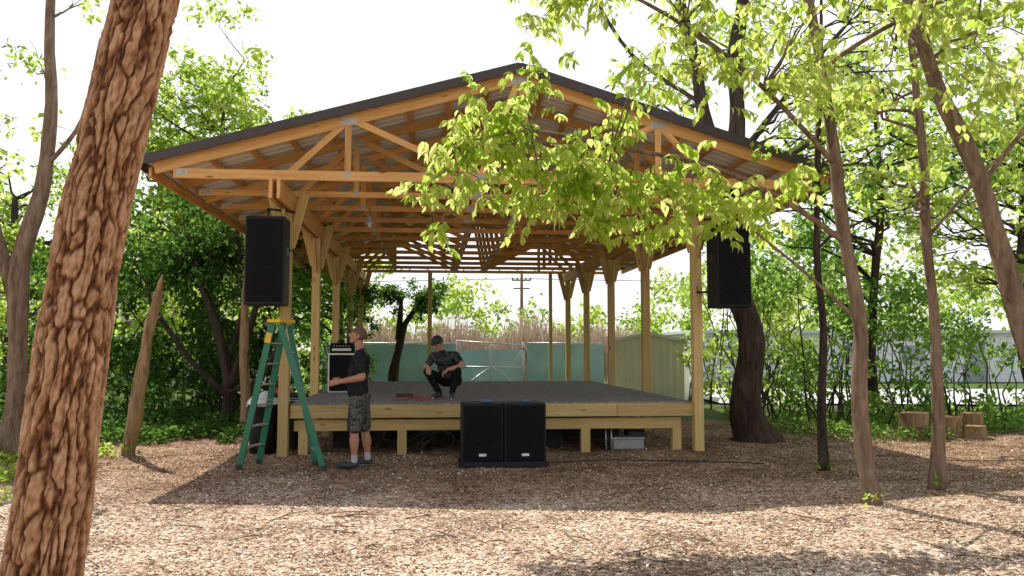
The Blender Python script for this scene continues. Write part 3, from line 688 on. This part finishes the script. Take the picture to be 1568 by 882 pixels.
e=tree('overhanging_elm_tree',[T1,[(3.55,8.8,2.75,.035),(2.9,8.55,3.1,.027),(2.0,8.3,3.45,.023),(1.0,8.15,3.62,.018),(.2,8.05,3.75,.014),(-.5,7.95,3.6,.008)],
     [(3.45,8.8,3.6,.033),(2.6,8.4,4.3,.026),(1.7,8.0,4.8,.02),(.8,7.8,5.2,.01)],[(3.3,8.85,4.6,.03),(4.0,8.4,5.0,.02),(4.8,8.2,5.3,.012)],
     [(3.65,8.78,1.9,.022),(3.1,8.6,2.35,.016),(2.5,8.45,2.8,.01)]],[],0,.1,M_leafL)
arr,mt=sprays(near,215,.118)
inst('overhanging_leaves',LEAF_N,*arr,M_leafN,e); mt.build('twigs',[M_bark],e)
mid=[((R.uniform(.0,4.8),R.uniform(7.2,8.3),R.uniform(3.95,5.3)),R.uniform(.2,.36)) for i in range(60)]
arr,mt=sprays(mid,100,.105); inst('upper_leaves',LEAF_N,*arr,M_leafN,e); mt.build('upper_twigs',[M_bark],e)
mb=MB()
for i,(c,r) in enumerate(near+mid):
    base=min([Vector(p[:3]) for p in [(3.26,8.9,5.5),(2.6,8.4,4.3),(1.7,8.0,4.8),(.8,7.8,5.2),(4.0,8.4,5.0),(4.8,8.2,5.3),(2.9,8.55,3.1),(2.0,8.3,3.45),(1.0,8.15,3.62),(.2,8.05,3.75),(-.5,7.95,3.6)]],key=lambda q:(q-Vector(c)).length)
    mb.tube(curve(base,c,6,.03,.1,i),[.011,.010,.009,.007,.005,.003],5,cap=False)
mb.build('branchlets',[M_bark],e)

def cl(xr,yr,zr,n,rr=(.35,.6)): return [(np.array((R.uniform(*xr),R.uniform(*yr),R.uniform(*zr))),R.uniform(*rr)) for i in range(n)]
tree('slender_tree',[[(4.80,9.5,0,.075),(4.82,9.5,1.5,.062),(4.80,9.5,3,.052),(4.75,9.5,4.3,.045),(4.65,9.5,5.6,.038),(4.5,9.6,7.5,.02)],[(4.8,9.5,2.9,.022),(5.4,9.4,3.6,.015),(6.0,9.3,4.2,.01)]],cl((3.8,7.4),(8.6,11),(3.3,7),30),300,.12,M_leafN)
tree('slender_tree',[[(4.12,11.1,0,.062),(4.13,11.1,1.5,.05),(4.12,11.1,3.3,.042),(4.2,11.1,5,.032),(4.3,11.2,6.5,.02)]],cl((3.6,6.4),(10.6,12.6),(3.4,7),18),320,.12,M_leafL,M_barkdark)
tree('leaning_tree',[[(5.75,8.6,0,.12),(5.45,8.6,1.3,.105),(5.1,8.6,2.6,.092),(4.72,8.6,3.9,.084),(4.25,8.6,5.2,.078),(3.7,8.6,7,.05)],[(4.9,8.6,3.3,.03),(5.6,8.5,4.2,.02),(6.2,8.4,4.8,.012)]],cl((4.6,7.5),(8,10.5),(4.2,7),14),290,.12,M_leafN)
tree('large_dark_tree',[[(4.22,14.6,0,.36),(4.12,14.6,.7,.25),(4.04,14.6,2.5,.21),(3.95,14.6,4.6,.17),(4.02,14.6,6.4,.14),(4.2,14.6,8.5,.10),(4.4,14.7,11,.06)],
   [(3.96,14.6,4.4,.12),(3.55,14.6,5.6,.11),(3.2,14.6,7,.10),(2.9,14.6,9,.07)],[(4.05,14.6,5.0,.07),(5.0,14.8,6.2,.05),(6.2,15,7.6,.03)],[(3.4,14.6,6,.05),(2.2,14.9,7,.035),(1.4,15,8.4,.02)]],
   cl((1.6,9.5),(13.8,17.5),(4.9,10.5),50,(.45,.85)),190,.15,M_leafL,M_barkdark,seg=14)
tree('roadside_tree',[[(8.3,19,0,.14),(8.2,19,2,.11),(8.5,19,5,.08),(8.4,19,8,.04)]],crown((8.6,19.5,5.6),(3.8,2.6,3.6),46,(.5,.95)),210,.18,M_leafM,M_barkdark)
tree('roadside_tree',[[(12.5,20,0,.14),(12.2,20,2,.11),(12.5,20,5,.08),(12.4,20,8,.04)]],crown((12.6,20.5,6.0),(3.6,2.6,4.0),46,(.5,.95)),220,.18,M_leafL,M_barkdark)
tree('roadside_tree',[[(9.9,15.5,0,.08),(9.8,15.5,2,.07),(9.9,15.5,4,.05),(9.8,15.5,6,.03)]],crown((9.2,15.8,4.4),(2.5,1.8,2.3),28,(.4,.7)),240,.14,M_leafL,M_barkdark)
def thicket(name,clumps,per,L,mat,nst=20):
    c0=np.mean([c for c,r in clumps],axis=0); e=empty(name,(c0[0],c0[1],0)); mb=MB()
    for i,(c,r) in enumerate(clumps):
        b0=(c[0]+R.uniform(-.5,.5),c[1]+R.uniform(-.4,.4),-.05); mb.tube(curve(b0,c,6,0,.12,i),[.025,.022,.018,.014,.009,.005],5,cap=False)
    mb.build('stems',[M_barkdark],e); inst('foliage',LEAF_S,*leafcloud(clumps,per,L),mat,e)
thicket('roadside_shrubs',cl((5.4,13),(16.8,19.5),(.1,.8),44,(.35,.65))+cl((5.2,9.5),(17,20),(1.0,3.4),34,(.4,.8))+cl((9,14),(17,20),(1.0,3.6),26,(.35,.65)),300,.14,M_leafM)
thicket('shrub_thicket',cl((4.9,8.5),(20,24),(.3,4.8),40,(.5,.95)),240,.16,M_leafL)
# left side
tree('maple_tree',[[(-8.9,24,0,.2),(-8.8,24,2.5,.16),(-8.6,24,5,.12),(-8.5,24,8.5,.05)],[(-8.7,24,3.5,.1),(-7.2,24.3,5.6,.07),(-6,24.6,7.6,.03)]],
     crown((-9.1,24,7.0),(3.1,2.2,4.4),96,(.5,1.0),.5)+crown((-6.0,24.8,6.5),(1.8,1.6,2.9),44,(.45,.85),.5),310,.19,M_leafL,M_barkdark)
tree('maple_tree',[[(-5.5,27,0,.16),(-5.6,27,2.5,.13),(-5.5,27,5,.1),(-5.4,27,7,.05)]],crown((-6.9,27.4,4.6),(3.0,1.8,3.6),44,(.6,1)),240,.2,M_leafM,M_barkdark)
tree('multi_stem_tree',[[(-6.1,17.8,0,.15),(-6.05,17.8,.9,.13),(-6.3,17.8,2.0,.09),(-6.9,17.9,3.4,.05)],[(-6.05,17.8,.8,.1),(-5.7,17.8,1.8,.08),(-5.3,17.9,3.4,.04)],[(-6.1,17.8,.6,.08),(-6.9,17.7,1.4,.06),(-7.7,17.6,2.6,.04)],[(-6.1,17.8,1.2,.07),(-5.9,18.2,2.6,.05),(-6.2,18.6,4.2,.03)],[(-5.95,17.8,.7,.07),(-5.2,17.6,1.1,.05),(-4.8,17.6,2.2,.03)]],
     crown((-6.9,18.6,3.7),(2.7,1.4,1.6),46,(.45,.8),.4),300,.15,M_leafD,M_barkdark)
tree('slender_tree',[[(-5.15,16.2,0,.10),(-5.2,16.2,1.2,.085),(-5.22,16.2,2.4,.075),(-5.1,16.2,3.6,.05)]],[(np.array((-5.4,16.6,3.2)),.5)],300,.12,M_leafM,M_snag)
thicket('understory_thicket',cl((-13,-5.0),(19.5,22.5),(.2,1.6),50,(.5,.9))+cl((-12,-5.4),(20,23),(1.4,4.2),50,(.5,.95)),280,.16,M_leafD)
thicket('understory_thicket',cl((-13.5,-6.6),(15.8,18),(.1,1.0),30,(.35,.65)),300,.12,M_leafD)
thicket('understory_thicket',cl((-4.9,-3.9),(20,23),(.3,3.4),14,(.4,.6)),300,.13,M_leafM)
tree('left_edge_tree',[[(-7.35,12.2,0,.17),(-7.3,12.2,1.5,.14),(-7.25,12.2,2.6,.13),(-7.0,12.2,4.2,.11),(-6.95,12.2,5.6,.085),(-7.1,12.3,8,.05)],[(-7.3,12.2,2.2,.09),(-7.75,12.2,3.6,.08),(-8.1,12.1,5.5,.05)],
     [(-6.98,12.2,4.3,.04),(-6.4,12.1,5.0,.03),(-6.1,12,6.2,.02)]],[(np.array(c),r) for c,r in (((-7.9,12.2,5.0),.4),((-7.4,12.6,5.9),.5),((-7.9,12,2.6),.45),((-7.9,12.4,3.2),.4),((-6.5,12.3,6.9),.4),((-7.6,12.3,4.4),.35),((-7.0,12.3,5.0),.3))],420,.12,M_leafL,M_bark)
tree('background_tree',[[(-14.5,24,0,.2),(-14.4,24,3,.15),(-14.5,24,6,.08)]],crown((-14.0,24.5,4.2),(2.8,2.2,3.6),42,(.5,.9)),270,.19,M_leafL,M_barkdark)
tree('background_tree',[[(-12,28,0,.2),(-12,28,3,.15),(-12,28,8,.08)]],crown((-12.2,28,4.8),(2.8,2.0,3.8),36,(.6,1)),230,.2,M_leafL,M_barkdark)
e=empty('broken_snag',(-5.72,12.5,0)); mb=MB()
pp=smoothpath([(-5.74,12.5,-.1),(-5.66,12.5,.5),(-5.56,12.5,1.1),(-5.46,12.5,1.8),(-5.33,12.5,2.45)],4)
mb.tube(pp,[.14,.115]+[.10-.0025*i for i in range(len(pp)-2)],12,0,jit=.7)
mb.tube([(-5.35,12.5,2.4),(-5.31,12.5,2.6),(-5.28,12.5,2.72)],[.06,.04,.012],7,0); mb.tube([(-5.42,12.48,2.0),(-5.28,12.45,2.1)],[.03,.012],6,0)
mb.build('snag',[M_snag],e)
tree('small_round_tree',[[(-3.75,26.5,0,.17),(-3.7,26.5,1.2,.14),(-3.5,26.5,2.2,.11),(-3.0,26.5,3.0,.07)],[(-3.6,26.5,1.9,.10),(-3.55,26.5,3.2,.06)]],
   crown((-2.75,26.5,3.2),(.75,.7,.65),20,(.32,.48),.3)+crown((-3.9,26.5,3.4),(.6,.5,.5),10,(.3,.45),.3),800,.11,M_leafD,M_barkdark,twigs=0)
tree('small_round_tree',[[(-4.6,25.5,0,.13),(-4.7,25.5,1.5,.10),(-4.6,25.5,3.2,.06)]],crown((-4.7,25.6,3.2),(.9,.7,1.0),18,(.35,.5),.3),600,.12,M_leafD,M_barkdark)
def cover(name,n,xr,yr,h,L,mat,fn=None):
    X=R.uniform(*xr,n);Y=R.uniform(*yr,n)
    keep=np.array([noise.noise(Vector((a*.7,c*.7,3)))>-.15+(fn(a,c) if fn else 0) for a,c in zip(X,Y)]); X=X[keep];Y=Y[keep];n=len(X)
    P=np.stack([X,Y,np.array([gz(a,c) for a,c in zip(X,Y)])+R.random(n)*h],1); A=R.normal(size=(n,3)); A[:,2]=A[:,2]*.4+.2; N=R.normal(size=(n,3))*.5; N[:,2]+=1; LL=L*R.uniform(.5,1.2,n)
    inst(name,LEAF_S,P,A,N,LL,LL*.7,np.clip(R.normal(.4,.25,n),0,1),mat)
cover('ivy_ground_cover',30000,(-12,-4.7),(12.8,20),.22,.10,M_leafD,lambda x,y:.5*max(0,min(1,(15-y)/1.6))*(1 if x>-7 else .1))
cover('ivy_ground_cover',11000,(-8,-5.2),(8.0,13),.14,.07,M_leafL,lambda x,y:.4*max(0,min(1,(x+6.8)/1)))
cover('weed_ground_cover',16000,(5,14),(14.8,20),.2,.095,M_leafM,lambda x,y:.3*max(0,min(1,(17-y)/2)))
def sproutset(name,pts):
    cls=[(np.array((x,y,.1)),r) for x,y,r in pts]; inst(name,LEAF_S,*leafcloud(cls,700,.07),M_leafL)
sproutset('base_weeds',[(3.7,8.6,.14),(4.7,9.4,.12),(-5.8,12.3,.2),(-5.4,12.4,.15),(4.1,11,.12),(5.6,8.6,.15),(-2.9,12.3,.1)])
M_cut=barkmat('cut_wood',(.30,.17,.08),(.50,.30,.16),(20,20,20),.3)
e=empty('cut_log',(8.0,15.5,0)); mb=MB()
for (x,y,L,r) in ((7.55,15.7,.42,.26),(8.1,15.5,.36,.22),(8.75,15.9,.40,.2),(8.4,15.2,.22,.2)):
    mb.tube([(x,y,-.03),(x+.01,y,L*.5),(x,y,L)],[r*1.05,r,r*.98],16,0,cap=False,jit=.3); mb.lathe((x,y,L-.012),[(r*.97,0),(r*.9,.012),(.02,.014)],seg=16,mi=1)
mb.build('logs',[M_snag,M_cut],e)

# ------------------------------------------------------------------ background structures
e=empty('windscreen_fence',(-1,30,0)); mb=MB()
x=-6.8
while x<3.2:
    mb.tube([(x,30,0),(x,30,1.86)],.03,8,0); x+=2.4
mb.tube([(-6.8,30,1.83),(-2.0,30,1.83)],.022,6,0); mb.tube([(.55,30,1.83),(3.3,30,1.83)],.022,6,0)
mb.build('posts_and_rails',[M_alu],e)
mb=MB()
def sheet(xa,xb,y,z0,z1):
    nx_=int((xb-xa)*8)+1; vs=[];fs=[]
    for i in range(nx_+1):
        x=xa+(xb-xa)*i/nx_
        for j in range(7):
            z=z0+(z1-z0)*j/6; vs.append((x,y+.05*noise.noise(Vector((x*1.8,z*2,0))),z+(.03*abs(math.sin(x*2.62)) if j==6 else 0)*-1))
    for i in range(nx_):
        for j in range(6): fs.append((i*7+j,(i+1)*7+j,(i+1)*7+j+1,i*7+j+1))
    mb.add(vs,fs,0,smooth=True)
sheet(-6.8,-2.0,29.95,.03,1.8); sheet(.55,3.3,29.95,.03,1.8); mb.build('windscreen',[M_teal],e)
e=empty('chain_link_gate',(-.7,29.6,0)); mb=MB()
g0=Vector((-1.95,29.3,0));g1=Vector((.45,29.8,0))
for p,q in (((0,.12),(1,.12)),((0,1.9),(1,1.75)),((0,.12),(0,1.95)),((1,.12),(1,1.78)),((0,1.0),(1,.95)),((.5,.12),(.5,1.85)),((0,.12),(.5,1.0)),((.5,1.0),(1,.12))):
    a=g0.lerp(g1,p[0])+Vector((0,0,p[1]));c=g0.lerp(g1,q[0])+Vector((0,0,q[1])); mb.tube([a,c],.022,6,0)
for k in range(30):
    t=k/30
    for sgn in (1,-1):
        a=g0.lerp(g1,t)+Vector((0,.02,.12 if sgn>0 else 1.75)); c=g0.lerp(g1,min(1,t+.5))+Vector((0,.02,1.75 if sgn>0 else .12)); mb.tube([a,c],.004,3,0,cap=False)
mb.build('gate',[M_alu],e)
mb=MB(); sheet(-1.95,.5,31.5,.03,1.6)
mb.build('mesh_panel',[M_teal],e)
e=empty('metal_shed',(4.1,26,0)); mb=MB()
def shedw(p0,p1,z0,z1a,z1b):
    p0=Vector((*p0,0));p1=Vector((*p1,0));L=(p1-p0).length;n=int(L/.05);nr=Vector((-(p1-p0).y,(p1-p0).x,0)).normalized(); vs=[];fs=[]
    for i in range(n+1):
        t=i/n; q=p0.lerp(p1,t)+nr*(.018 if (i//2)%2 else 0); vs+= [q+Vector((0,0,z0)),q+Vector((0,0,z1a+(z1b-z1a)*t))]
    for i in range(n): fs.append((2*i,2*i+2,2*i+3,2*i+1))
    mb.add(vs,fs,0)
shedw((3.15,26),(4.2,25.7),0,1.85,2.08);shedw((4.2,25.7),(5.25,25.4),0,2.08,1.85);shedw((5.25,25.4),(6.0,28),0,1.85,1.85);shedw((3.15,26),(3.9,28.6),0,1.85,1.85)
mb.build('walls',[simple('beige_siding',(.80,.72,.56),.5,0,.06,3)],e)
mb=MB()
a0,a1,a2=Vector((3.05,25.95,1.84)),Vector((4.2,25.6,2.11)),Vector((5.35,25.3,1.84)); off=Vector((.75,2.6,0))
mb.add([a0,a1,a1+off,a0+off],[(0,1,2,3)],0); mb.add([a1,a2,a2+off,a1+off],[(0,1,2,3)],0)
mb.beam(a0,a1,.03,.09,1); mb.beam(a1,a2,.03,.09,1)
mb.beam((3.7,25.80,.05),(3.7,25.80,1.75),.03,.02,1);mb.beam((4.68,25.52,.05),(4.68,25.52,1.75),.03,.02,1);mb.beam((4.2,25.66,.05),(4.2,25.66,1.75),.02,.02,1)
mb.build('roof_and_doors',[simple('shed_roof',(.5,.5,.48),.5),M_white],e)
e=empty('utility_pole',(.7,60,0)); mb=MB(); mb.tube([(.7,60,0),(.7,60,7.3)],[.14,.10],10,0); mb.beam((0,60,6.6),(1.4,60,6.6),.09,.10,0); mb.beam((.1,60,6.0),(1.3,60,6.0),.08,.09,0)
for x in (.05,.4,1.0,1.35): mb.lathe((x,60,6.66),[(.05,0),(.06,.06),(.03,.14)],seg=8,mi=1)
for x in (0,1.4): mb.tube([(x+s*40,60+abs(s)*2,6.72-.6*abs(s)) for s in (-1,-.5,0,.5,1)],.015,4,1)
mb.build('pole',[M_bark,M_darkmetal],e)
n=8000; X=R.uniform(-6,5,n);Y=R.uniform(33,36,n); P=np.stack([X,Y,R.uniform(0,1.7,n)],1); A=R.normal(size=(n,3))*.3; A[:,2]+=1; N=R.normal(size=(n,3)); N[:,1]-=1
hh=np.array([1+.7*noise.noise(Vector((a*.6,0,0))) for a in X]); LL=R.uniform(.6,1.6,n)*hh
M_dry=leafmat('dry_stalks',(.36,.24,.18),(.58,.44,.33),(.4,.28,.2),(.6,.48,.35),.35)
inst('dry_brush',LEAF_S,P,A,N,LL,R.uniform(.015,.045,n),R.random(n),M_dry)
cls=[]
for x in np.arange(-40,60,1.5):
    top=4.4+3.0*noise.noise(Vector((x*.2,2,0)))+(2.2 if x<-8 or x>9 else 0)+(1.0 if -7<x<-1 else 0)
    for k in range(5): cls.append((np.array((x+R.uniform(-1,1),R.uniform(48,54),max(.5,top)*R.uniform(.2,.95))),R.uniform(.9,1.7)))
inst('distant_treeline',LEAF_S,*leafcloud(cls,64,.34),M_leafL)
cls=[]
for x in np.arange(-34,-7,1.3):
    for k in range(5): cls.append((np.array((x+R.uniform(-1,1),R.uniform(32,36),R.uniform(.5,5.4))),R.uniform(.8,1.4)))
inst('distant_treeline',LEAF_S,*leafcloud(cls,95,.28),M_leafL)
me=bpy.data.meshes.new('road'); me.from_pydata([(6,24,.062),(60,20,.062),(60,31,.062),(6,33,.062)],[],[(0,1,2,3)]); me.materials.append(simple('pale_road',(.55,.54,.53),.9,0,.12,2)); link(bpy.data.objects.new('road',me))
M_gl=simple('window_glass',(.30,.33,.36),.25); M_sh=simple('shingles',(.12,.11,.11),.9); M_sd=simple('house_siding',(.80,.81,.82),.7)
e=empty('roadside_building',(19,42,0)); mb=MB(); mb.box((20,45,1.2),(22,8,2.4),0); mb.box((20,44.9,2.47),(22.6,8.8,.14),1)
for k in range(7):
    x=10.8+k*3.0
    if k%3==1: mb.box((x,40.97,1.0),(1.0,.07,2.0),2)
    else: mb.box((x,40.97,1.4),(1.2,.07,.8),2); mb.box((x,40.94,.96),(1.4,.08,.07),1)
mb.build('building',[M_sd,simple('grey_fascia',(.6,.6,.61),.7),M_gl],e)
e=empty('neighbouring_house',(-15.5,38,0)); mb=MB(); mb.box((-15.5,39,1.4),(9,6,2.8),0); 
mb.add([(-20.3,35.6,2.8),(-10.7,35.6,2.8),(-10.7,39,4.4),(-20.3,39,4.4),(-20.3,42.4,2.8),(-10.7,42.4,2.8)],[(0,1,2,3),(3,2,5,4),(0,3,4),(1,5,2)],1)
for x in (-18,-15,-12.5): mb.box((x,35.98,1.5),(1.0,.06,1.1),2); mb.box((x,35.95,.93),(1.2,.08,.06),0)
mb.box((-16.5,35.98,1.0),(.9,.05,2.0),2)
mb.build('house',[M_sd,M_sh,M_gl],e)

# ------------------------------------------------------------------ light, sky, camera
SD=Vector((-1.42,2.55,4.15)).normalized(); el=math.asin(SD.z); az=math.atan2(SD.x,SD.y)
sun=bpy.data.lights.new('sun','SUN'); sun.energy=5; sun.angle=rad(.5); sun.color=(1,.96,.88)
so=bpy.data.objects.new('sun',sun); so.rotation_euler=SD.to_track_quat('Z','Y').to_euler(); so.location=(0,0,30); COL.objects.link(so)
w=bpy.data.worlds.new('World'); scene.world=w; w.use_nodes=True; nt=w.node_tree
bg=nt.nodes['Background']; sk=nt.nodes.new('ShaderNodeTexSky'); sk.sky_type='NISHITA'; sk.sun_disc=False; sk.sun_elevation=el; sk.sun_rotation=az%(2*math.pi)
sk.air_density=1.0; sk.dust_density=1.5; sk.ozone_density=1.0; sk.altitude=0
# added white veil: brightens the low sky, fades overhead to keep ambient light down
tc=nt.nodes.new('ShaderNodeTexCoord'); cn=nt.nodes.new('ShaderNodeTexNoise'); cn.inputs['Scale'].default_value=2.2; cn.inputs['Detail'].default_value=5
nt.links.new(tc.outputs['Generated'],cn.inputs['Vector'])
cr_=nt.nodes.new('ShaderNodeMapRange'); cr_.inputs[1].default_value=.3; cr_.inputs[2].default_value=.65; cr_.inputs[3].default_value=.8; cr_.inputs[4].default_value=1.0
nt.links.new(cn.outputs['Fac'],cr_.inputs[0])
sp=nt.nodes.new('ShaderNodeSeparateXYZ'); nt.links.new(tc.outputs['Generated'],sp.inputs[0])
el_=nt.nodes.new('ShaderNodeMapRange'); el_.inputs[1].default_value=.42; el_.inputs[2].default_value=.7; el_.inputs[3].default_value=1.0; el_.inputs[4].default_value=.05
nt.links.new(sp.outputs[2],el_.inputs[0])
mu=nt.nodes.new('ShaderNodeMath'); mu.operation='MULTIPLY'; nt.links.new(cr_.outputs[0],mu.inputs[0]); nt.links.new(el_.outputs[0],mu.inputs[1])
mxs=nt.nodes.new('ShaderNodeMixRGB'); mxs.inputs[2].default_value=(7.9,8.0,8.1,1)
nt.links.new(mu.outputs[0],mxs.inputs[0]); nt.links.new(sk.outputs[0],mxs.inputs[1]); nt.links.new(mxs.outputs[0],bg.inputs[0]); bg.inputs[1].default_value=.15
cam=bpy.data.cameras.new('camera'); co=bpy.data.objects.new('camera',cam); COL.objects.link(co); co.location=(0,0,1.6)
co.rotation_euler=(rad(90+4.23),0,0); cam.sensor_width=36; cam.lens=29.16; cam.clip_end=2000; cam.clip_start=.05
scene.camera=co
scene.view_settings.view_transform='Standard'; scene.view_settings.look='None'; scene.view_settings.exposure=0
